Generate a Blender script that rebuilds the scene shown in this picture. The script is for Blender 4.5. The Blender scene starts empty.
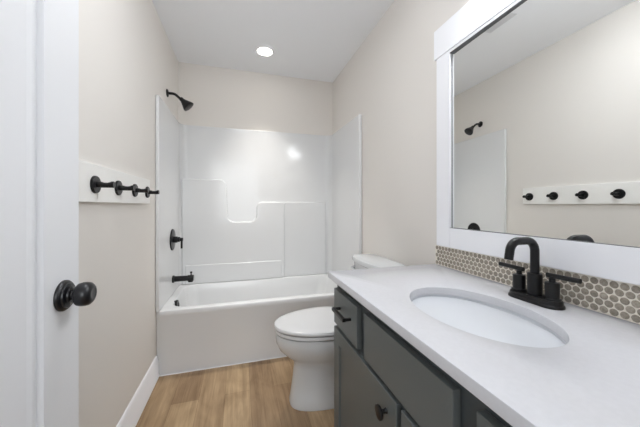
import bpy, bmesh, math, random
from mathutils import Vector, Matrix
random.seed(4)
PI = math.pi
S = bpy.context.scene
COL = S.collection

# ---------------------------------------------------------------- camera
cam_d = bpy.data.cameras.new('camera')
cam = bpy.data.objects.new('camera', cam_d)
COL.objects.link(cam)
cam.location = (0.5461, 0.0, 1.1817)
cam.rotation_euler = (PI/2, 0, -0.2859)
cam_d.sensor_width = 36.0
cam_d.lens = 271.95/640*36.0
cam_d.shift_y = -(213.5-205.87)/640
cam_d.clip_start = 0.01
S.camera = cam

# ---------------------------------------------------------------- world, exposure
world = bpy.data.worlds.new('world')
S.world = world
world.use_nodes = True
world.node_tree.nodes['Background'].inputs[0].default_value = (0.80, 0.90, 1.0, 1)
world.node_tree.nodes['Background'].inputs[1].default_value = 0.6
S.view_settings.view_transform = 'Standard'
S.view_settings.look = 'None'
S.view_settings.gamma = 1.0
S.view_settings.use_curve_mapping = False
S.view_settings.exposure = 0.42
S.cycles.max_bounces = 14
S.cycles.diffuse_bounces = 8
S.cycles.glossy_bounces = 6
S.cycles.sample_clamp_indirect = 6.0
VANITY_GLOW = 18.0        # emission of the vanity light's three shades
DOWNLIGHT_GLOW = 10.0    # emission of the recessed light over the tub
DOWNLIGHT_W = 3.0
HALL_FILL_W = 20.0  # power of the added fill light in the hall
CEILING_FILL_GLOW = 27.0      # added ceiling fill light, out of view


def area(name, loc, rot, sx, sy, power, color):
    d = bpy.data.lights.new(name, 'AREA')
    d.shape = 'RECTANGLE'; d.size = sx; d.size_y = sy
    d.energy = power; d.color = color
    o = bpy.data.objects.new(name, d); COL.objects.link(o)
    o.location = loc; o.rotation_euler = rot
    return o


# added fill light behind the camera, standing in for daylight from the hall
area('hall_fill_light', (0.5, -1.775, 1.55), (PI/2, 0, 0), 1.5, 1.5, HALL_FILL_W, (0.92, 0.965, 1.0))

# ---------------------------------------------------------------- materials
def lin(c):
    return tuple((x/12.92 if x <= 0.04045 else ((x+0.055)/1.055)**2.4) for x in [v/255 for v in c])


def mat(name, rgb, rough=0.5, metal=0.0, spec=0.5, coat=0.0, noise=None, bump=None):
    m = bpy.data.materials.new(name); m.use_nodes = True
    nt = m.node_tree; b = nt.nodes['Principled BSDF']
    c = lin(rgb)
    b.inputs['Base Color'].default_value = (*c, 1)
    b.inputs['Roughness'].default_value = rough
    b.inputs['Metallic'].default_value = metal
    b.inputs['Specular IOR Level'].default_value = spec
    b.inputs['Coat Weight'].default_value = coat
    tc = nt.nodes.new('ShaderNodeTexCoord')
    if noise:
        sc, amt = noise
        n = nt.nodes.new('ShaderNodeTexNoise'); n.inputs['Scale'].default_value = sc
        n.inputs['Detail'].default_value = 4
        nt.links.new(tc.outputs['Object'], n.inputs['Vector'])
        r = nt.nodes.new('ShaderNodeValToRGB')
        r.color_ramp.elements[0].position = 0.35; r.color_ramp.elements[1].position = 0.65
        r.color_ramp.elements[0].color = (*[x*(1-amt) for x in c], 1)
        r.color_ramp.elements[1].color = (*[min(1, x*(1+amt*0.5)) for x in c], 1)
        nt.links.new(n.outputs['Fac'], r.inputs['Fac'])
        nt.links.new(r.outputs['Color'], b.inputs['Base Color'])
    if bump:
        sc, st = bump
        n = nt.nodes.new('ShaderNodeTexNoise'); n.inputs['Scale'].default_value = sc
        nt.links.new(tc.outputs['Object'], n.inputs['Vector'])
        bp = nt.nodes.new('ShaderNodeBump'); bp.inputs['Strength'].default_value = st
        bp.inputs['Distance'].default_value = 0.002
        nt.links.new(n.outputs['Fac'], bp.inputs['Height'])
        nt.links.new(bp.outputs['Normal'], b.inputs['Normal'])
    return m


def glow(name, rgb, strength):
    m = bpy.data.materials.new(name); m.use_nodes = True
    nt = m.node_tree; b = nt.nodes['Principled BSDF']
    b.inputs['Base Color'].default_value = (0.9, 0.9, 0.88, 1)
    b.inputs['Emission Color'].default_value = (*rgb, 1)
    b.inputs['Emission Strength'].default_value = strength
    return m


M = {}
M['wall'] = mat('wall_paint', (227, 223, 218), 0.75, spec=0.25, bump=(160, 0.05))
M['ceiling'] = mat('ceiling_paint', (241, 243, 246), 0.9, spec=0.1, bump=(120, 0.06))
M['trim'] = mat('white_trim_paint', (241, 242, 246), 0.35, spec=0.4)
M['door'] = mat('white_door_paint', (228, 229, 232), 0.4, spec=0.4)
M['board'] = mat('hook_board_paint', (243, 242, 239), 0.45, spec=0.35)
M['acrylic'] = mat('glossy_white_acrylic', (223, 224, 225), 0.12, spec=0.5)
M['porcelain'] = mat('white_porcelain', (214, 216, 218), 0.08, spec=0.5)
M['sinkware'] = mat('sink_porcelain', (213, 216, 221), 0.10, spec=0.5)
M['seat'] = mat('toilet_seat_plastic', (214, 214, 215), 0.22, spec=0.5)
M['cabinet'] = mat('grey_green_cabinet_paint', (96, 101, 101), 0.38, spec=0.4)
M['carcass'] = mat('grey_green_paint_shaded', (74, 80, 82), 0.42, spec=0.35)  # same cabinet paint, darkened to put shade into the frame and gaps
M['black'] = mat('matte_black_metal', (19, 19, 21), 0.30, metal=0.0, spec=0.35)
M['blackknob'] = mat('oil_rubbed_black_metal', (20, 20, 24), 0.30, metal=0.0, spec=0.5)
M['chrome'] = mat('chrome', (200, 202, 205), 0.12, metal=1.0)
M['quartz'] = mat('white_quartz', (207, 207, 211), 0.16, spec=0.5, noise=(90, 0.02))
M['grout'] = mat('pale_grout', (236, 230, 219), 0.85, spec=0.2, noise=(200, 0.08))
M['vent'] = mat('vent_white_metal', (222, 223, 225), 0.5)
M['strip'] = mat('grey_edge_shadow', (96, 98, 101), 0.5)
M['dark'] = mat('dark_recess', (28, 28, 28), 0.8)
M['caulk'] = mat('white_caulk', (222, 222, 222), 0.5)
M['bulb'] = glow('lit_frosted_shade', (0.93, 0.965, 1.0), VANITY_GLOW)
M['lens'] = glow('lit_downlight_lens', (1.0, 0.94, 0.84), DOWNLIGHT_GLOW)
M['ceil_fill_lens'] = glow('ceiling_fill_diffuser', (0.93, 0.965, 1.0), CEILING_FILL_GLOW)

# mirror
m = bpy.data.materials.new('mirror_silvering'); m.use_nodes = True
b = m.node_tree.nodes['Principled BSDF']
b.inputs['Base Color'].default_value = (0.92, 0.93, 0.92, 1)
b.inputs['Metallic'].default_value = 1.0; b.inputs['Roughness'].default_value = 0.0
M['mirror'] = m

# penny tile: each tile its own shade, paler mottled middle, dark glazed rim stays with the tile
m = bpy.data.materials.new('penny_tile_glaze'); m.use_nodes = True
nt = m.node_tree; b = nt.nodes['Principled BSDF']
geo = nt.nodes.new('ShaderNodeNewGeometry')
tc = nt.nodes.new('ShaderNodeTexCoord')
n = nt.nodes.new('ShaderNodeTexNoise'); n.inputs['Scale'].default_value = 190; n.inputs['Detail'].default_value = 3
nt.links.new(tc.outputs['Object'], n.inputs['Vector'])
r1 = nt.nodes.new('ShaderNodeValToRGB')
r1.color_ramp.elements[0].position = 0.3; r1.color_ramp.elements[1].position = 0.7
r1.color_ramp.elements[0].color = (*lin((137, 128, 115)), 1); r1.color_ramp.elements[1].color = (*lin((170, 161, 148)), 1)
r2 = nt.nodes.new('ShaderNodeMapRange')
r2.inputs['To Min'].default_value = 0.82; r2.inputs['To Max'].default_value = 1.12
nt.links.new(geo.outputs['Random Per Island'], r2.inputs['Value'])
mx = nt.nodes.new('ShaderNodeMix'); mx.data_type = 'RGBA'; mx.blend_type = 'MULTIPLY'; mx.inputs['Factor'].default_value = 1.0
nt.links.new(n.outputs['Fac'], r1.inputs['Fac'])
nt.links.new(r1.outputs['Color'], mx.inputs['A']); nt.links.new(r2.outputs['Result'], mx.inputs['B'])
nt.links.new(mx.outputs['Result'], b.inputs['Base Color'])
b.inputs['Roughness'].default_value = 0.3
M['tile'] = m
M['tilerim'] = mat('penny_tile_rim', (112, 104, 92), 0.35)

# oak plank floor: planks run along the room (Y)
m = bpy.data.materials.new('oak_plank_floor'); m.use_nodes = True
nt = m.node_tree; b = nt.nodes['Principled BSDF']
tc = nt.nodes.new('ShaderNodeTexCoord')
mp = nt.nodes.new('ShaderNodeMapping'); mp.inputs['Rotation'].default_value = (0, 0, PI/2)
mp.inputs['Location'].default_value = (0.58, 0.0, 0)
nt.links.new(tc.outputs['Object'], mp.inputs['Vector'])
br = nt.nodes.new('ShaderNodeTexBrick')
br.offset = 0.37; br.inputs['Scale'].default_value = 1.0
br.inputs['Brick Width'].default_value = 1.22; br.inputs['Row Height'].default_value = 0.152
br.inputs['Mortar Size'].default_value = 0.0009; br.inputs['Mortar Smooth'].default_value = 0.2
br.inputs['Bias'].default_value = 0.0
br.inputs['Color1'].default_value = (*lin((191, 166, 132)), 1)
br.inputs['Color2'].default_value = (*lin((158, 132, 103)), 1)
br.inputs['Mortar'].default_value = (*lin((140, 114, 86)), 1)
nt.links.new(mp.outputs['Vector'], br.inputs['Vector'])
mp2 = nt.nodes.new('ShaderNodeMapping'); mp2.inputs['Scale'].default_value = (38, 2.2, 38)
nt.links.new(tc.outputs['Object'], mp2.inputs['Vector'])
g1 = nt.nodes.new('ShaderNodeTexNoise'); g1.inputs['Scale'].default_value = 1.0; g1.inputs['Detail'].default_value = 6
g1.inputs['Roughness'].default_value = 0.65; g1.inputs['Distortion'].default_value = 0.6
nt.links.new(mp2.outputs['Vector'], g1.inputs['Vector'])
gr = nt.nodes.new('ShaderNodeValToRGB')
gr.color_ramp.elements[0].position = 0.28; gr.color_ramp.elements[1].position = 0.72
gr.color_ramp.elements[0].color = (0.62, 0.58, 0.54, 1); gr.color_ramp.elements[1].color = (1.08, 1.08, 1.08, 1)
nt.links.new(g1.outputs['Fac'], gr.inputs['Fac'])
mp3 = nt.nodes.new('ShaderNodeMapping'); mp3.inputs['Scale'].default_value = (7, 3.2, 7)
nt.links.new(tc.outputs['Object'], mp3.inputs['Vector'])
g2 = nt.nodes.new('ShaderNodeTexNoise'); g2.inputs['Scale'].default_value = 1.0; g2.inputs['Detail'].default_value = 3
g2.inputs['Distortion'].default_value = 1.2
nt.links.new(mp3.outputs['Vector'], g2.inputs['Vector'])
gr2 = nt.nodes.new('ShaderNodeValToRGB')
gr2.color_ramp.elements[0].position = 0.3; gr2.color_ramp.elements[1].position = 0.62
gr2.color_ramp.elements[0].color = (0.80, 0.77, 0.74, 1); gr2.color_ramp.elements[1].color = (1.05, 1.05, 1.05, 1)
nt.links.new(g2.outputs['Fac'], gr2.inputs['Fac'])
ma = nt.nodes.new('ShaderNodeMix'); ma.data_type = 'RGBA'; ma.blend_type = 'MULTIPLY'; ma.inputs['Factor'].default_value = 1.0
mb = nt.nodes.new('ShaderNodeMix'); mb.data_type = 'RGBA'; mb.blend_type = 'MULTIPLY'; mb.inputs['Factor'].default_value = 1.0
nt.links.new(br.outputs['Color'], ma.inputs['A']); nt.links.new(gr.outputs['Color'], ma.inputs['B'])
nt.links.new(ma.outputs['Result'], mb.inputs['A']); nt.links.new(gr2.outputs['Color'], mb.inputs['B'])
mp4 = nt.nodes.new('ShaderNodeMapping'); mp4.inputs['Scale'].default_value = (6.5, 2.6, 1)
nt.links.new(tc.outputs['Object'], mp4.inputs['Vector'])
vo = nt.nodes.new('ShaderNodeTexVoronoi'); vo.inputs['Scale'].default_value = 1.0
nt.links.new(mp4.outputs['Vector'], vo.inputs['Vector'])
kr = nt.nodes.new('ShaderNodeValToRGB')
kr.color_ramp.elements[0].position = 0.02; kr.color_ramp.elements[1].position = 0.13
kr.color_ramp.elements[0].color = (0.52, 0.46, 0.40, 1); kr.color_ramp.elements[1].color = (1, 1, 1, 1)
nt.links.new(vo.outputs['Distance'], kr.inputs['Fac'])
mk = nt.nodes.new('ShaderNodeMix'); mk.data_type = 'RGBA'; mk.blend_type = 'MULTIPLY'; mk.inputs['Factor'].default_value = 0.8
nt.links.new(mb.outputs['Result'], mk.inputs['A']); nt.links.new(kr.outputs['Color'], mk.inputs['B'])
nt.links.new(mk.outputs['Result'], b.inputs['Base Color'])
b.inputs['Roughness'].default_value = 0.42; b.inputs['Specular IOR Level'].default_value = 0.35
M['floor'] = m


# ---------------------------------------------------------------- mesh helpers
def box(bm, x0, x1, y0, y1, z0, z1):
    v = [bm.verts.new((x, y, z)) for x in (x0, x1) for y in (y0, y1) for z in (z0, z1)]
    for f in ((0, 1, 3, 2), (4, 6, 7, 5), (0, 4, 5, 1), (2, 3, 7, 6), (0, 2, 6, 4), (1, 5, 7, 3)):
        bm.faces.new([v[i] for i in f])


def new():
    return bmesh.new()


def loft(bm, loops, cap0=True, cap1=True, closed=False):
    rings = [[bm.verts.new(p) for p in lp] for lp in loops]
    n = len(rings[0])
    pairs = list(zip(rings[:-1], rings[1:]))
    if closed:
        pairs.append((rings[-1], rings[0]))
    for a, c in pairs:
        for i in range(n):
            j = (i+1) % n
            bm.faces.new((a[i], a[j], c[j], c[i]))
    if not closed:
        if cap0: bm.faces.new(list(reversed(rings[0])))
        if cap1: bm.faces.new(rings[-1])
    return rings


def lathe(bm, prof, mtx, seg=32):
    """prof: list of (radius, height) along local Z; mtx places it."""
    loops = []
    for r, h in prof:
        loops.append([mtx @ Vector((max(r, 1e-4)*math.cos(2*PI*i/seg), max(r, 1e-4)*math.sin(2*PI*i/seg), h)) for i in range(seg)])
    loft(bm, loops)


def axis(loc, direction):
    d = Vector(direction).normalized()
    q = Vector((0, 0, 1)).rotation_difference(d)
    return Matrix.Translation(loc) @ q.to_matrix().to_4x4()


def tube(bm, pts, rad, seg=20, caps=True):
    pts = [Vector(p) for p in pts]
    rads = rad if isinstance(rad, (list, tuple)) else [rad]*len(pts)
    t0 = (pts[1]-pts[0]).normalized()
    up = Vector((0, 0, 1)) if abs(t0.z) < 0.9 else Vector((0, 1, 0))
    nrm = (up - t0*up.dot(t0)).normalized()
    loops = []
    prev = t0
    for i, p in enumerate(pts):
        if i == 0: t = t0
        elif i == len(pts)-1: t = (pts[i]-pts[i-1]).normalized()
        else: t = ((pts[i+1]-pts[i]).normalized()+(pts[i]-pts[i-1]).normalized()).normalized()
        q = prev.rotation_difference(t); nrm = (q @ nrm).normalized(); prev = t
        bn = t.cross(nrm)
        loops.append([p + (nrm*math.cos(2*PI*k/seg)+bn*math.sin(2*PI*k/seg))*rads[i] for k in range(seg)])
    loft(bm, loops, caps, caps)


def arc_path(pts, r, n=8):
    """round the corners of a polyline"""
    pts = [Vector(p) for p in pts]
    out = [pts[0]]
    for a, p, c in zip(pts[:-2], pts[1:-1], pts[2:]):
        u = (a-p).normalized(); v = (c-p).normalized()
        ang = u.angle(v); d = min(r/math.tan(ang/2), (a-p).length*0.49, (c-p).length*0.49)
        rr = d*math.tan(ang/2)
        cen = p+(u+v).normalized()*(rr/math.sin(ang/2))
        s = p+u*d-cen; e = p+v*d-cen
        tot = s.angle(e); ax = s.cross(e).normalized()
        for k in range(n+1):
            out.append(cen+Matrix.Rotation(tot*k/n, 3, ax) @ s)
    out.append(pts[-1])
    return out


def rrect(x0, x1, y0, y1, r, z, n=8):
    out = []
    for cx, cy, a0 in ((x1-r, y1-r, 0), (x0+r, y1-r, PI/2), (x0+r, y0+r, PI), (x1-r, y0+r, 1.5*PI)):
        for k in range(n+1):
            a = a0+PI/2*k/n
            out.append((cx+r*math.cos(a), cy+r*math.sin(a), z))
    return out


def prism(bm, poly, fn, d0, d1):
    """poly of (a,b); fn(a,b,d)->xyz"""
    loft(bm, [[fn(a, c, d0) for a, c in poly], [fn(a, c, d1) for a, c in poly]])


def finish(o, bevel=None, smooth=True, seg=2, angle=35):
    me = o.data
    if smooth:
        for p in me.polygons: p.use_smooth = True
    if bevel:
        md = o.modifiers.new('bevel', 'BEVEL'); md.width = bevel; md.segments = seg
        md.limit_method = 'ANGLE'; md.angle_limit = math.radians(angle)
        md.harden_normals = False
    if smooth:
        try:
            me.set_sharp_from_angle(angle=math.radians(40))
        except Exception:
            pass
    return o


def obj(name, bm, material, parent=None, bevel=None, smooth=True, seg=2):
    bmesh.ops.recalc_face_normals(bm, faces=bm.faces[:])
    me = bpy.data.meshes.new(name); bm.to_mesh(me); bm.free()
    o = bpy.data.objects.new(name, me); COL.objects.link(o)
    for mm in (material if isinstance(material, (list, tuple)) else [material]):
        me.materials.append(mm)
    if parent:
        o.parent = parent
        o.matrix_parent_inverse = Matrix.Translation(-parent_world(parent))
    finish(o, bevel, smooth, seg)
    return o


def parent_world(p):
    v = Vector(p.location)
    while p.parent:
        # parents below top level are meshes built in world coordinates (their own location is 0)
        p = p.parent
        if p.type == 'EMPTY': return Vector((0, 0, 0))
    return v


def thing(name, label, cat, loc=(0, 0, 0), group=None):
    o = bpy.data.objects.new(name, None); COL.objects.link(o)
    o.empty_display_size = 0.05
    o.location = loc
    tag(o, label, cat, group)
    return o


def tag(o, label, cat, group=None):
    o['label'] = label; o['category'] = cat
    if group: o['group'] = group
    return o


def struct(name, bm, material, parent=None, **k):
    o = obj(name, bm, material, parent, **k)
    if not parent: o['kind'] = 'structure'
    return o


def slab(*a):
    bm = new(); box(bm, *a); return bm


# ---------------------------------------------------------------- dimensions
XL, XR = -0.012, 1.524       # room side walls
YF, YB = 0.03, 2.834         # wall with the doorway, back wall
H = 2.539
TY = 2.125                   # tub front
ZC = 0.881                   # counter top
ZR = 0.448                   # tub rim

# ---------------------------------------------------------------- shell
struct('floor', slab(-1.6, 3.0, -1.9, YB+0.1, -0.05, 0.0), M['floor'], smooth=False)
struct('ceiling', slab(-1.6, 3.0, -1.9, YB+0.1, H, H+0.05), M['ceiling'], smooth=False)
struct('wall_left', slab(XL-0.1, XL, YF, YB+0.1, 0, H), M['wall'], smooth=False)
struct('wall_right', slab(XR, XR+0.1, YF, YB+0.1, 0, H), M['wall'], smooth=False)
struct('wall_back', slab(XL, XR, YB, YB+0.1, 0, H), M['wall'], smooth=False)
DX0, DX1, DZ = 0.125, 0.905, 2.05    # doorway
bm = new()
box(bm, XL-0.1, DX0-0.018, YF-0.115, YF, 0, H)
box(bm, DX1+0.018, XR+0.1, YF-0.115, YF, 0, H)
box(bm, DX0-0.018, DX1+0.018, YF-0.115, YF, DZ+0.018, H)
struct('wall_front', bm, M['wall'], smooth=False)
# hall outside the doorway
bm = new()
box(bm, -1.6, 3.0, -1.9, -1.8, 0, H)
struct('wall_hall', bm, M['wall'], smooth=False)
# unseen window frame, added around the hall fill light
bm = new()
for q in ((-0.34, -0.25, 0.71, 2.39), (1.25, 1.34, 0.71, 2.39), (-0.25, 1.25, 2.30, 2.39), (-0.25, 1.25, 0.71, 0.80)):
    box(bm, q[0], q[1], -1.8, -1.765, q[2], q[3])
struct('added_window_1', bm, M['trim'], bevel=0.002)
# door jamb and casing on the room side
bm = new()
box(bm, DX0-0.018, DX0, YF-0.117, YF+0.002, 0, DZ+0.018)
box(bm, DX1, DX1+0.018, YF-0.117, YF+0.002, 0, DZ+0.018)
box(bm, DX0, DX1, YF-0.117, YF+0.002, DZ, DZ+0.018)
struct('trim_1', bm, M['trim'], bevel=0.001)
bm = new()
box(bm, DX0-0.075, DX0-0.006, YF, YF+0.016, 0, DZ+0.006)
box(bm, DX1+0.006, DX1+0.032, YF, YF+0.016, 0, DZ+0.006)
box(bm, DX0-0.085, DX1+0.085, YF, YF+0.018, DZ+0.006, DZ+0.09)
struct('trim_2', bm, M['trim'], bevel=0.002)


def baseboard(name, poly_fn, d0, d1):
    prof = [(0, 0), (0.022, 0), (0.022, 0.012), (0.018, 0.018), (0.018, 0.110), (0.0135, 0.118), (0.0135, 0.126), (0.009, 0.137), (0.0035, 0.147), (0, 0.147)]
    bm = new(); prism(bm, prof, poly_fn, d0, d1)
    return struct(name, bm, M['trim'], bevel=0.0012)


baseboard('baseboard_left', lambda a, z, d: (XL+a, d, z), YF+0.02, TY-0.001)
baseboard('baseboard_right', lambda a, z, d: (XR-a, d, z), 1.17, TY-0.001)
# caulk line between the tub apron and the floor
bm = new(); prism(bm, [(0, 0), (0.006, 0), (0, 0.006)], lambda a, z, d: (d, TY-a, z), XL+0.016, XR-0.016)
struct('trim_3', bm, M['caulk'])

# ---------------------------------------------------------------- bathtub
tub = thing('bathtub', 'white alcove bathtub with a flat apron under the shower surround', 'bathtub', (0.76, 2.48, 0))
x0, x1, y0, y1 = XL+0.001, XR-0.001, TY, YB-0.002
ix0, ix1, iy0, iy1 = x0+0.078, x1-0.095, y0+0.070, y1-0.065
loops = [rrect(x0, x1, y0+0.004, y1, 0.006, 0.001),
         rrect(x0, x1, y0+0.004, y1, 0.006, 0.02),
         rrect(x0, x1, y0+0.004, y1, 0.006, ZR-0.045),
         rrect(x0, x1, y0, y1, 0.006, ZR-0.038),
         rrect(x0, x1, y0, y1, 0.006, ZR-0.010),
         rrect(x0+0.001, x1-0.001, y0+0.003, y1-0.001, 0.008, ZR-0.003),
         rrect(x0+0.003, x1-0.003, y0+0.010, y1-0.003, 0.010, ZR),
         rrect(ix0-0.012, ix1+0.012, iy0-0.012, iy1+0.012, 0.10, ZR),
         rrect(ix0-0.004, ix1+0.004, iy0-0.004, iy1+0.004, 0.10, ZR-0.003),
         rrect(ix0, ix1, iy0, iy1, 0.10, ZR-0.012),
         rrect(ix0+0.010, ix1-0.014, iy0+0.008, iy1-0.008, 0.10, ZR-0.08),
         rrect(ix0+0.035, ix1-0.10, iy0+0.028, iy1-0.028, 0.10, 0.14),
         rrect(ix0+0.055, ix1-0.14, iy0+0.050, iy1-0.050, 0.09, 0.095),
         rrect(ix0+0.10, ix1-0.20, iy0+0.09, iy1-0.09, 0.08, 0.08)]
bm = new(); loft(bm, loops)
obj('tub_shell', bm, M['acrylic'], tub)
oc = (ix0-0.004, 2.335, 0.411)
bm = new(); lathe(bm, [(0.001, -0.02), (0.034, -0.02), (0.040, 0.018), (0.037, 0.024), (0.020, 0.025), (0.018, 0.030), (0.001, 0.031)], axis(oc, (1, 0, 0.10)))
ov = obj('overflow_cover', bm, M['black'], tub); ov['label'] = 'black overflow cover'
bm = new(); lathe(bm, [(0.001, 0), (0.030, 0), (0.030, 0.003), (0.022, 0.006), (0.001, 0.007)], axis((ix0+0.22, 2.475, 0.079), (0, 0, 1)))
dr = obj('tub_drain', bm, M['black'], tub); dr['label'] = 'black drain'

# ---------------------------------------------------------------- shower surround
SX0, SX1, SY = XL+0.024, XR-0.030, YB-0.022
SF = TY-0.022       # front edge of the side panels
SZ0, SZ1 = ZR+0.001, 1.945
sur = thing('shower_surround', 'glossy white moulded shower surround above the bathtub', 'shower surround', (0.76, YB, ZR))
inner = arc_path([(SX0, SF, 0), (SX0, SY, 0), (SX1, SY, 0), (SX1, SF-0.025, 0)], 0.065, 12)
outer = [(XR-0.001, SF-0.025, 0), (XR-0.001, YB-0.001, 0), (XL+0.001, YB-0.001, 0), (XL+0.001, SF, 0)]
poly = [(p[0], p[1]) for p in inner]+[(p[0], p[1]) for p in outer]
bm = new(); prism(bm, poly, lambda a, c, z: (a, c, z), SZ0, SZ1)
obj('wall_shell', bm, M['acrylic'], sur, bevel=0.007, seg=3)
# moulded ledges: a raised lower panel with a soap notch
def notch():
    pts = [(0.035, 0, SZ0), (0.035, 0, 1.436), (0.415, 0, 1.436), (0.435, 0, 1.025), (0.705, 0, 1.025), (0.705, 0, 1.222), (0.985, 0, 1.222), (0.985, 0, SZ0)]
    a = arc_path([pts[1], pts[2], pts[3], pts[4], pts[5], pts[6]], 0.062, 8)
    full = [(SX0+0.013, SZ0), (SX0+0.013, 1.436)]+[(p[0], p[2]) for p in a[1:]]+[(0.985, SZ0)]
    return full
bm = new(); prism(bm, notch(), lambda a, z, d: (a, d, z), SY-0.034, SY+0.004)
obj('moulded_ledge', bm, M['acrylic'], sur, bevel=0.011, seg=4)
bm = new(); box(bm, 0.975, SX1-0.06, SY-0.014, SY+0.004, SZ0, 1.222)
obj('moulded_ledge', bm, M['acrylic'], sur, bevel=0.008, seg=4)
bm = new(); box(bm, SX0+0.045, 0.955, SY-0.0395, SY-0.02, SZ0, 0.628)
obj('lower_ledge', bm, M['acrylic'], sur, bevel=0.010, seg=4)

# ---------------------------------------------------------------- shower fittings
sh = thing('overhead_shower', 'matte black shower head on a curved arm high above the bathtub', 'shower head', (XL, 2.40, 2.07))
bm = new(); lathe(bm, [(0.001, 0), (0.031, 0), (0.031, 0.004), (0.024, 0.009), (0.014, 0.012), (0.001, 0.012)], axis((XL+0.0005, 2.42, 2.080), (1, 0, 0)))
obj('wall_flange', bm, M['black'], sh)
bm = new()
path = arc_path([(XL+0.005, 2.42, 2.080), (XL+0.056, 2.42, 2.080), (XL+0.110, 2.42, 2.032)], 0.05, 8)
tube(bm, path, 0.0105, 18); obj('arm', bm, M['black'], sh)
dv = Vector((0.70, 0, -0.72)).normalized()
hc = Vector((XL+0.100, 2.42, 2.046))
bm = new(); lathe(bm, [(0.001, -0.004), (0.014, -0.004), (0.017, 0.004), (0.017, 0.014), (0.019, 0.022), (0.044, 0.074), (0.046, 0.080), (0.046, 0.086), (0.042, 0.088), (0.001, 0.087)], axis(hc, dv), 36)
obj('spray_head', bm, M['black'], sh)

VY, VZ = 2.485, 0.904
va = thing('shower_valve', 'matte black round shower valve with a lever on the side of the surround', 'shower valve', (SX0, VY, VZ))
bm = new(); lathe(bm, [(0.001, 0), (0.088, 0), (0.088, 0.004), (0.084, 0.008), (0.060, 0.010), (0.001, 0.011)], axis((SX0+0.0005, VY, VZ), (1, 0, 0)), 40)
obj('trim_plate', bm, M['black'], va)
bm = new(); lathe(bm, [(0.001, 0), (0.026, 0), (0.026, 0.028), (0.021, 0.032), (0.021, 0.048), (0.001, 0.048)], axis((SX0+0.010, VY, VZ), (1, 0, 0)), 28)
obj('hub', bm, M['black'], va)
bm = new(); lathe(bm, [(0.001, 0), (0.014, 0), (0.014, 0.024), (0.001, 0.026)], axis((SX0+0.056, VY, VZ), (1, 0, 0)), 24)
tube(bm, [(SX0+0.070, VY, VZ+0.012), (SX0+0.070, VY, VZ-0.075)], 0.008, 16)
obj('lever', bm, M['black'], va)

ty = 2.495
ts = thing('tub_spout', 'matte black tub spout with diverter below the shower valve', 'tub spout', (SX0, ty, 0.590))
bm = new(); lathe(bm, [(0.001, 0), (0.030, 0), (0.030, 0.012), (0.023, 0.016), (0.022, 0.110), (0.023, 0.112), (0.025, 0.114), (0.025, 0.155), (0.022, 0.160), (0.001, 0.160)], axis((SX0+0.0005, ty, 0.577), (1, 0, 0)), 28)
obj('spout_body', bm, M['black'], ts)
bm = new(); lathe(bm, [(0.001, 0), (0.020, 0), (0.020, 0.018), (0.001, 0.018)], axis((SX0+0.136, ty, 0.546), (0, 0, 1)), 20)
obj('outlet', bm, M['black'], ts)
bm = new(); lathe(bm, [(0.001, 0), (0.005, 0), (0.005, 0.018), (0.009, 0.022), (0.009, 0.032), (0.001, 0.034)], axis((SX0+0.140, ty, 0.598), (0, 0, 1)), 16)
obj('diverter_knob', bm, M['black'], ts)

# ---------------------------------------------------------------- hook rail
rail = thing('coat_hook_rail', 'white wall board carrying four matte black coat hooks', 'hook rail', (XL, 1.45, 1.2))
bm = new(); box(bm, XL+0.0005, XL+0.019, 0.98, 1.928, 1.196, 1.343)
obj('backboard', bm, M['board'], rail, bevel=0.0015)
bx = XL+0.019
for y in (1.252, 1.459, 1.664, 1.866):
    bm = new(); lathe(bm, [(0.001, 0), (0.034, 0), (0.034, 0.006), (0.032, 0.009), (0.001, 0.0095)], axis((bx+0.0003, y, 1.264), (1, 0, 0)), 32)
    h = obj('hook', bm, M['black'], rail); h['label'] = 'round black hook'
    bm = new()
    # saddle shaped peg: thick at the wall, dipped, with an upturned tip
    pr = [(0.006, 0.0125), (0.018, 0.0125), (0.024, 0.0115), (0.032, 0.0085), (0.044, 0.0085), (0.052, 0.0105), (0.057, 0.0135), (0.064, 0.0135), (0.066, 0.0115)]
    loops = []
    for dx, top in pr:
        zb = -0.0115; hh = (top-zb)/2; zc_ = (top+zb)/2
        loops.append([(bx+dx, y+0.0125*math.cos(2*PI*k/18), 1.264+zc_+hh*math.sin(2*PI*k/18)) for k in range(18)])
    loft(bm, loops); obj('peg', bm, M['black'], h)

# ---------------------------------------------------------------- open door
door = bpy.data.objects.new('door_1', None); COL.objects.link(door)
door.location = (0.131, 0.05, 0); door['kind'] = 'structure'
door['label'] = 'white panelled door swung open along the wall'
fx, bxk = 0.166, 0.131
dy0, dy1, dz0, dz1 = 0.052, 0.809, 0.012, 2.035
st = 0.126
bm = new()
box(bm, bxk, fx-0.012, dy0+0.02, dy1-0.02, dz0+0.02, dz1-0.02)   # core
for a in ((dy0, dy0+st, dz0, dz1), (dy1-st, dy1, dz0, dz1)):
    box(bm, bxk, fx, *a)
for a in ((dz0, dz0+0.22), (dz1-st, dz1)):
    box(bm, bxk, fx, dy0+st, dy1-st, *a)
obj('door_leaf', bm, M['door'], door, bevel=0.0015)
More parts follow.
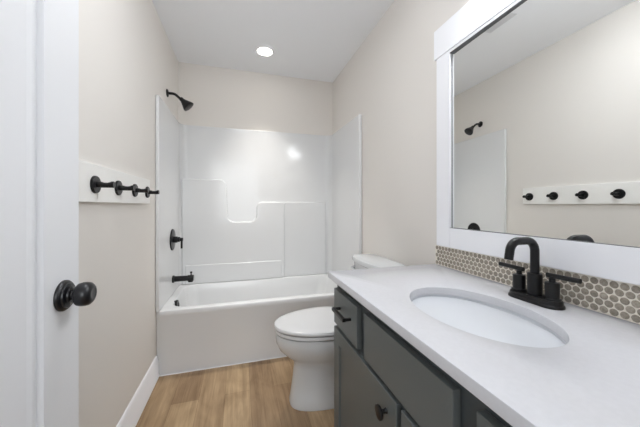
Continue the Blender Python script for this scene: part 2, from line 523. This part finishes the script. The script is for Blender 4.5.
# sloped moulding around the recessed panel, then the raised field
bm = new()
pa = [(dy0+st, dz0+0.22), (dy1-st, dz0+0.22), (dy1-st, dz1-st), (dy0+st, dz1-st)]
def inset(d):
    return [(pa[0][0]+d, pa[0][1]+d), (pa[1][0]-d, pa[1][1]+d), (pa[2][0]-d, pa[2][1]-d), (pa[3][0]+d, pa[3][1]-d)]
steps = [(0, 0.0003), (0.0008, -0.0105), (0.002, -0.0115), (0.0035, -0.0115), (0.019, -0.0055), (0.022, -0.0053), (0.034, -0.0072), (0.036, -0.0072)]
loft(bm, [[(fx+dx, a, z) for a, z in inset(d)] for d, dx in steps], cap0=False, cap1=True)
obj('panel_moulding', bm, M['door'], door, smooth=False)
KY, KZ = 0.746, 0.981
bm = new(); lathe(bm, [(0.001, 0), (0.034, 0), (0.034, 0.004), (0.031, 0.008), (0.027, 0.009), (0.026, 0.012), (0.017, 0.0135), (0.016, 0.017), (0.001, 0.017)], axis((fx+0.0004, KY, KZ), (1, 0, 0)), 40)
kn = obj('door_knob', bm, M['blackknob'], door); kn['label'] = 'black round door knob'
bm = new(); lathe(bm, [(0.001, 0.012), (0.0125, 0.012), (0.0105, 0.017), (0.011, 0.022), (0.018, 0.025), (0.0245, 0.029), (0.0265, 0.036), (0.0265, 0.043), (0.025, 0.050), (0.020, 0.055), (0.013, 0.0575), (0.012, 0.0572), (0.001, 0.0575)], axis((fx+0.0004, KY, KZ), (1, 0, 0)), 40)
obj('knob_ball', bm, M['blackknob'], kn)
for z in (0.25, 1.05, 1.82):
    bm = new(); tube(bm, [(bxk+0.040, dy0-0.004, z-0.045), (bxk+0.040, dy0-0.004, z+0.045)], 0.006, 12)
    obj('hinge', bm, M['black'], door)

# ---------------------------------------------------------------- toilet
CY = 1.619
toilet = thing('toilet', 'white two-piece toilet with closed lid beside the vanity', 'toilet', (1.1, CY, 0))


def egg(xf, xb, hw, z, n=48, xc=None, p=2.0):
    xc = xf+(xb-xf)*0.58 if xc is None else xc
    out = []
    for k in range(n):
        a = 2*PI*k/n
        ca, sa = math.cos(a), math.sin(a)
        e = 2.0/p
        ex = math.copysign(abs(ca)**e, ca); ey = math.copysign(abs(sa)**e, sa)
        out.append((xc+ex*((xb-xc) if ca > 0 else (xc-xf)), CY+ey*hw, z))
    return out


bm = new()
loft(bm, [egg(0.832, 1.40, 0.124, 0.001, p=2.7), egg(0.830, 1.40, 0.126, 0.012, p=2.7), egg(0.838, 1.40, 0.119, 0.05, p=2.6),
          egg(0.850, 1.40, 0.108, 0.14, p=2.5), egg(0.858, 1.40, 0.106, 0.22, p=2.4), egg(0.856, 1.39, 0.109, 0.25, p=2.3),
          egg(0.838, 1.38, 0.124, 0.272, p=2.2), egg(0.806, 1.36, 0.147, 0.295, p=2.1), egg(0.772, 1.34, 0.170, 0.33),
          egg(0.754, 1.33, 0.182, 0.366), egg(0.749, 1.33, 0.185, 0.40), egg(0.749, 1.33, 0.185, 0.421), egg(0.751, 1.33, 0.183, 0.4260)])
obj('bowl', bm, M['porcelain'], toilet)
bm = new()
so = [egg(0.745, 1.27, 0.188, 0.4365), egg(0.744, 1.272, 0.189, 0.4375), egg(0.744, 1.272, 0.189, 0.4535), egg(0.745, 1.27, 0.188, 0.4550)]
si = [egg(0.81, 1.20, 0.12, 0.4550), egg(0.81, 1.20, 0.12, 0.4365)]
loft(bm, so+si, closed=True)
for dx, dy in ((0.05, 0.10), (0.05, -0.10), (0.36, 0.15), (0.36, -0.15)):
    box(bm, 0.80+dx, 0.82+dx, CY+dy-0.008, CY+dy+0.008, 0.4258, 0.4368)
obj('seat', bm, M['seat'], toilet)
bm = new()
loft(bm, [egg(0.740, 1.285, 0.193, 0.4630), egg(0.739, 1.288, 0.194, 0.464), egg(0.739, 1.288, 0.194, 0.472), egg(0.743, 1.286, 0.190, 0.480),
          egg(0.758, 1.28, 0.178, 0.485), egg(0.80, 1.26, 0.150, 0.488), egg(0.90, 1.18, 0.08, 0.490)])
for dx, dy in ((0.05, 0.10), (0.05, -0.10), (0.36, 0.15), (0.36, -0.15)):
    box(bm, 0.80+dx, 0.82+dx, CY+dy-0.008, CY+dy+0.008, 0.4548, 0.4632)
obj('lid', bm, M['seat'], toilet)
for s in (-1, 1):
    bm = new(); tube(bm, [(1.288, CY+s*0.075-0.025, 0.468), (1.288, CY+s*0.075+0.025, 0.468)], 0.011, 14)
    obj('lid_hinge', bm, M['seat'], toilet)


TCY = 1.664
def tankloop(xf, xs, xb, hw, z, r=0.03, n=12):
    """bowed front plan outline"""
    pts = []
    for k in range(n+1):
        t = -1+2*k/n
        pts.append((xs-(xs-xf)*(1-t*t), TCY+t*(hw-r*0.6), z))
    pts[0] = (xs+0.002, TCY-(hw-r*0.6), z); pts[-1] = (xs+0.002, TCY+(hw-r*0.6), z)
    pts += [(xs+r*0.35, TCY+hw-r*0.15, z), (xs+r, TCY+hw, z), (xb-0.008, TCY+hw, z), (xb, TCY+hw-0.008, z),
            (xb, TCY-hw+0.008, z), (xb-0.008, TCY-hw, z), (xs+r, TCY-hw, z), (xs+r*0.35, TCY-hw+r*0.15, z)]
    return pts


XT = XR-0.006
bm = new()
loft(bm, [tankloop(1.350, 1.372, XT, 0.188, 0.4345), tankloop(1.342, 1.366, XT, 0.194, 0.45), tankloop(1.334, 1.358, XT, 0.206, 0.62), tankloop(1.330, 1.354, XT, 0.213, 0.780)])
obj('tank', bm, M['porcelain'], toilet)
bm = new()
loft(bm, [tankloop(1.324, 1.348, XT, 0.218, 0.7815), tankloop(1.317, 1.342, XT, 0.223, 0.787), tankloop(1.315, 1.340, XT, 0.224, 0.806), tankloop(1.319, 1.344, XT, 0.221, 0.815), tankloop(1.332, 1.356, XT-0.002, 0.211, 0.8195)])
obj('tank_lid', bm, M['porcelain'], toilet)
bm = new()
lathe(bm, [(0.001, 0), (0.014, 0), (0.014, 0.006), (0.008, 0.010), (0.007, 0.020), (0.001, 0.020)], axis((1.3465, TCY+0.165, 0.735), (-1, 0, 0)), 20)
tube(bm, [(1.328, TCY+0.172, 0.736), (1.324, TCY+0.13, 0.733), (1.322, TCY+0.095, 0.728)], [0.007, 0.006, 0.0075], 14)
fl = obj('flush_lever', bm, M['chrome'], toilet); fl['label'] = 'chrome flush lever'

# ---------------------------------------------------------------- vanity cabinet
XF = 0.951         # face of doors and drawers
XFR = 0.971        # face frame
VY0, VY1 = 0.052, 1.166
van = thing('vanity_cabinet', 'grey-green shaker vanity cabinet below the white countertop', 'cabinet', (1.2, 0.62, 0))
bm = new()
box(bm, XFR, XFR+0.02, VY0, VY1, 0.10, 0.854)      # face frame
box(bm, XFR+0.02, XR-0.002, VY1-0.018, VY1, 0.0, 0.854)     # end panel by the toilet
box(bm, XFR+0.02, XR-0.002, VY0, VY0+0.018, 0.0, 0.854)
box(bm, XFR+0.02, XR-0.002, VY0+0.018, VY1-0.018, 0.10, 0.118)
box(bm, XR-0.012, XR-0.002, VY0+0.018, VY1-0.018, 0.118, 0.854)
obj('carcass', bm, M['carcass'], van, bevel=0.001)
bm = new(); box(bm, XFR+0.06, XFR+0.075, VY0+0.018, VY1-0.018, 0.001, 0.0995)
obj('toe_kick', bm, M['carcass'], van)


def slab_front(name, a, c, z0, z1):
    bm = new(); box(bm, XF, XFR-0.0005, a, c, z0, z1)
    return obj(name, bm, M['cabinet'], van, bevel=0.0014)


def shaker(name, a, c, z0, z1, w=0.060):
    bm = new()
    xb = XFR-0.0005
    loop = lambda d, x: [(x, a+d, z0+d), (x, c-d, z0+d), (x, c-d, z1-d), (x, a+d, z1-d)]
    loft(bm, [loop(0, xb), loop(0, XF+0.0012), loop(0.0012, XF), loop(w, XF), loop(w+0.001, XF+0.007), loop(w+0.002, XF+0.0075)])
    return obj(name, bm, M['cabinet'], van, smooth=False)


def knob(parent, y, z):
    bm = new(); lathe(bm, [(0.001, 0), (0.008, 0), (0.006, 0.006), (0.006, 0.013), (0.010, 0.017), (0.019, 0.020), (0.0205, 0.0235), (0.0195, 0.027), (0.014, 0.029), (0.001, 0.0295)], axis((XF-0.0003, y, z), (-1, 0, 0)), 28)
    k = obj('door_knob', bm, M['black'], parent); k['label'] = 'black round knob'


def pull(parent, y0, y1, z):
    bm = new()
    box(bm, XF-0.036, XF-0.0235, y0, y1, z-0.0065, z+0.0065)
    for y in (y0+0.006, y1-0.006):
        box(bm, XF-0.030, XF-0.0003, y-0.0055, y+0.0055, z-0.0048, z+0.0048)
    k = obj('drawer_pull', bm, M['black'], parent, bevel=0.001); k['label'] = 'black bar pull'


d1 = slab_front('drawer_front', 0.905, 1.153, 0.663, 0.815); pull(d1, 0.955, 1.082, 0.750)
slab_front('false_front', 0.443, 0.847, 0.663, 0.815)
d2 = slab_front('drawer_front', 0.139, 0.387, 0.663, 0.815); pull(d2, 0.200, 0.327, 0.750)
a = shaker('cabinet_door', 0.647, 1.153, 0.118, 0.645); knob(a, 0.699, 0.591)
a = shaker('cabinet_door', 0.139, 0.625, 0.118, 0.645); knob(a, 0.576, 0.590)

# ---------------------------------------------------------------- countertop with oval opening
CX, CYS, SA, SB = 1.201, 0.634, 0.155, 0.219     # sink centre, half width in X, half length in Y
cx0, cx1, cy0, cy1 = 0.9335, XR-0.001, 0.031, 1.191
NS = 96


def oval(sc_a, sc_b, z, n=NS):
    return [(CX+sc_a*math.cos(2*PI*k/n), CYS+sc_b*math.sin(2*PI*k/n), z) for k in range(n)]


def rect_ring(ins, z, n=NS):
    out = []
    for k in range(n):
        a = 2*PI*k/n
        dx, dy = math.cos(a)*SA, math.sin(a)*SB
        t = 1e9
        for lim, cen, dd in ((cx1-ins, CX, dx), (cx0+ins, CX, dx), (cy1-ins, CYS, dy), (cy0+ins, CYS, dy)):
            if abs(dd) > 1e-9:
                q = (lim-cen)/dd
                if q > 0: t = min(t, q)
        out.append([CX+dx*t, CYS+dy*t, z])
    for X in (cx0+ins, cx1-ins):          # snap one vertex to each corner
        for Y in (cy0+ins, cy1-ins):
            p = min(out, key=lambda q: (q[0]-X)**2+(q[1]-Y)**2)
            p[0], p[1] = X, Y
    return [tuple(p) for p in out]


ZB = 0.8548
bm = new()
loft(bm, [rect_ring(0, ZB), rect_ring(0, ZC-0.002), rect_ring(0.0006, ZC-0.0006), rect_ring(0.002, ZC), oval(SA+0.003, SB+0.003, ZC), oval(SA+0.0008, SB+0.0008, ZC-0.0008), oval(SA, SB, ZC-0.003), oval(SA, SB, ZB)], closed=True)
ct = obj('countertop', bm, M['quartz'])
tag(ct, 'white quartz countertop with an oval opening on the grey-green cabinet', 'countertop')

sink = thing('sink', 'white oval undermount sink set below the countertop opening', 'sink', (CX, CYS, 0.74))
bm = new()
prof = [(1.10, 0.8545), (1.04, 0.8545), (1.022, 0.852), (1.012, 0.845), (0.985, 0.815), (0.93, 0.785), (0.83, 0.757), (0.66, 0.738), (0.45, 0.729), (0.25, 0.725), (0.12, 0.723)]
lo = [oval(SA*k, SB*k, z) for k, z in prof]
under = [oval(SA*k, SB*k, z-0.009) for k, z in reversed(prof)]
loft(bm, lo+under, closed=False, cap0=False, cap1=True)
obj('basin', bm, M['sinkware'], sink)
bm = new(); lathe(bm, [(0.001, 0), (0.021, 0), (0.021, 0.004), (0.016, 0.006), (0.001, 0.008)], axis((CX, CYS, 0.7225), (0, 0, 1)), 28)
k = obj('sink_drain', bm, M['black'], sink); k['label'] = 'black drain stopper'

# ---------------------------------------------------------------- faucet
FX, FY = 1.438, 0.632
fau = thing('faucet', 'matte black two-handle faucet standing behind the oval sink', 'faucet', (FX, FY, ZC))


def stadium(r, L, z, n=14):
    out = []
    for c, a0 in ((L, 0), (-L, PI)):
        for k in range(n+1):
            a = a0+PI*k/n
            out.append((FX+r*math.cos(a), FY+c+r*math.sin(a), z))
    return out


bm = new()
loft(bm, [stadium(0.0335, 0.046, ZC+0.0004), stadium(0.0335, 0.046, ZC+0.006), stadium(0.0315, 0.046, ZC+0.009), stadium(0.0300, 0.046, ZC+0.0095), stadium(0.0290, 0.046, ZC+0.019), stadium(0.0265, 0.046, ZC+0.022)])
obj('base_plate', bm, M['black'], fau)
bm = new()
lathe(bm, [(0.001, 0.018), (0.0200, 0.018), (0.0200, 0.086), (0.0185, 0.089), (0.001, 0.089)], axis((FX, FY, ZC), (0, 0, 1)), 32)
path = arc_path([(FX, FY, ZC+0.080), (FX, FY, ZC+0.192), (FX-0.098, FY, ZC+0.192), (FX-0.108, FY, ZC+0.137)], 0.034, 10)
tube(bm, path, 0.0122, 24)
obj('spout', bm, M['black'], fau)
for s in (-1, 1):
    hy = FY+s*0.050
    bm = new()
    lathe(bm, [(0.001, 0.018), (0.0215, 0.018), (0.0215, 0.026), (0.0180, 0.028), (0.0180, 0.070), (0.0165, 0.073), (0.0085, 0.075), (0.0075, 0.086), (0.001, 0.086)], axis((FX, hy, ZC), (0, 0, 1)), 28)
    h = obj('handle', bm, M['black'], fau)
    bm = new(); tube(bm, [(FX, hy-s*0.014, ZC+0.0925), (FX, hy+s*0.070, ZC+0.0945)], 0.0072, 16)
    obj('lever', bm, M['black'], h)

# ---------------------------------------------------------------- penny tile backsplash
spl = thing('backsplash', 'beige penny-round tile backsplash strip between countertop and mirror', 'backsplash', (XR, 0.6, ZC))
BY0, BY1, BZ0, BZ1 = 0.032, 1.180, ZC+0.001, 0.9815
bm = new(); box(bm, XR-0.009, XR-0.0005, BY0, BY1, BZ0, BZ1)
obj('grout_bed', bm, M['grout'], spl)
bm = new()
pitch = 0.0215; row = pitch*0.866; r = 0.0094
mi = []
for j in range(5):
    z = BZ0+0.0122+j*row
    y = BY1-0.0115-(pitch/2 if j % 2 else 0)
    while y > BY0+r:
        n0 = len(bm.faces)
        lathe(bm, [(r, 0.0), (r, 0.0006), (r*0.94, 0.0011), (r*0.80, 0.0014), (r*0.45, 0.0017), (0.0002, 0.0018)], axis((XR-0.0092, y, z), (-1, 0, 0)), 20)
        y -= pitch
bm.normal_update()
obj('tiles', bm, M['tile'], spl)

# ---------------------------------------------------------------- mirror
mir = thing('mirror', 'large wall mirror in a white flat frame above the tile backsplash', 'mirror', (XR, 0.65, 0.98))
MY0, MY1 = 0.135, 1.160
GZ0, GZ1 = 1.076, 1.912
GY0, GY1 = 0.230, 1.070
# the pane sits a fraction of a degree off parallel in its frame
bm = new(); prism(bm, [(-0.0186, GY0-0.003), (-0.0062, GY1+0.003), (-0.0020, GY1+0.003), (-0.0144, GY0-0.003)], lambda a, y, z: (XR+a, y, z), GZ0-0.004, GZ1+0.004)
obj('glass', bm, M['mirror'], mir, smooth=False)
fx0 = XR-0.020
# grey strip standing in for the shadow gap where pane meets frame
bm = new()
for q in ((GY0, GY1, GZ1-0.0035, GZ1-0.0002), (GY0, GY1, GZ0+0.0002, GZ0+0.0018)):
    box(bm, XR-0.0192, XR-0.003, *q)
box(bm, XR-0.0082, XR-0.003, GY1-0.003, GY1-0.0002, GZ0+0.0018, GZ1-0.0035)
es = obj('edge_shadow_strip', bm, M['strip'], mir, smooth=False); es['label'] = 'thin grey strip painted as the shadow gap around the pane'
def frame_piece(name, y0_, y1_, z0_, z1_, x=fx0):
    bm = new(); box(bm, x, XR-0.0005, y0_, y1_, z0_, z1_)
    return obj(name, bm, M['trim'], mir, bevel=0.0018)
frame_piece('side_rail', GY1, MY1, 0.9825, 1.9255)
frame_piece('side_rail', MY0, GY0, 0.9825, 1.9255)
frame_piece('bottom_rail', GY0, GY1, 0.9825, GZ0)
frame_piece('top_rail', GY0, GY1, GZ1, 1.9255)
frame_piece('header', MY0-0.015, MY1+0.016, 1.926, 2.073, XR-0.0225)

# ---------------------------------------------------------------- lights and vent
# vanity light: black housing, frosted lens on its front and underside
t = thing('vanity_light', 'black box vanity light with a lit frosted lens above the mirror header', 'light', (XR, 0.62, 2.2))
L0, L1, LZ0, LZ1 = 0.36, 0.88, 2.125, 2.265
bm = new()
box(bm, XR-0.016, XR-0.0005, L0, L1, LZ0-0.004, LZ1+0.012)
box(bm, XR-0.125, XR-0.016, L0, L1, LZ1, LZ1+0.012)
box(bm, XR-0.125, XR-0.016, L0, L0+0.008, LZ0-0.004, LZ1)
box(bm, XR-0.125, XR-0.016, L1-0.008, L1, LZ0-0.004, LZ1)
obj('housing', bm, M['black'], t)
bm = new(); box(bm, XR-0.120, XR-0.0165, L0+0.0085, L1-0.0085, LZ0, LZ1-0.0005)
obj('lens', bm, M['bulb'], t, bevel=0.004)

LX, LY = 0.755, 2.428
dl = thing('recessed_light', 'round lit recessed downlight in the ceiling over the bathtub', 'light', (LX, LY, H))
bm = new()
lp = lambda r_, z: [(LX+r_*math.cos(2*PI*k/40), LY+r_*math.sin(2*PI*k/40), z) for k in range(40)]
loft(bm, [lp(0.098, H-0.0005), lp(0.097, H-0.004), lp(0.090, H-0.007), lp(0.072, H-0.008), lp(0.063, H-0.003), lp(0.063, H-0.0005)], closed=True)
obj('trim_ring', bm, M['trim'], dl)
bm = new(); loft(bm, [lp(0.0625, H-0.0005), lp(0.0625, H-0.004), lp(0.055, H-0.005)])
obj('lens', bm, M['lens'], dl)
d = bpy.data.lights.new('downlight_beam', 'AREA'); d.shape = 'DISK'; d.size = 0.13; d.energy = DOWNLIGHT_W; d.spread = 1.3; d.color = (1.0, 0.95, 0.88)
o = bpy.data.objects.new('downlight_beam', d); COL.objects.link(o); o.location = (LX, LY, H-0.0075)
o.parent = dl; o.matrix_parent_inverse = Matrix.Translation((-LX, -LY, -H))

# fill light added above the camera's view, shaped as a flush ceiling light
KX, KYY = 0.60, 0.98
fl = thing('ceiling_fill_light', 'added round white ceiling fill light between the doorway and the bathtub', 'light', (KX, KYY, H))
bm = new(); lathe(bm, [(0.001, 0), (0.15, 0), (0.15, 0.016), (0.144, 0.018), (0.001, 0.018)], axis((KX, KYY, H-0.0005), (0, 0, -1)), 40)
obj('base_ring', bm, M['trim'], fl)
bm = new(); lathe(bm, [(0.140, 0.0185), (0.139, 0.030), (0.125, 0.042), (0.07, 0.051), (0.001, 0.054)], axis((KX, KYY, H-0.0005), (0, 0, -1)), 40)
obj('diffuser', bm, M['ceil_fill_lens'], fl)

vt = thing('ceiling_vent', 'small white slotted vent grille set in the ceiling', 'vent', (0.68, 1.58, H))
bm = new()
box(bm, 0.625, 0.735, 1.475, 1.695, H-0.006, H-0.0005)
obj('grille_frame', bm, M['vent'], vt, bevel=0.002)
bm = new()
for k in range(7):
    x = 0.641+k*0.013
    box(bm, x-0.002, x+0.002, 1.488, 1.682, H-0.010, H-0.0062)
obj('louvres', bm, M['vent'], vt)
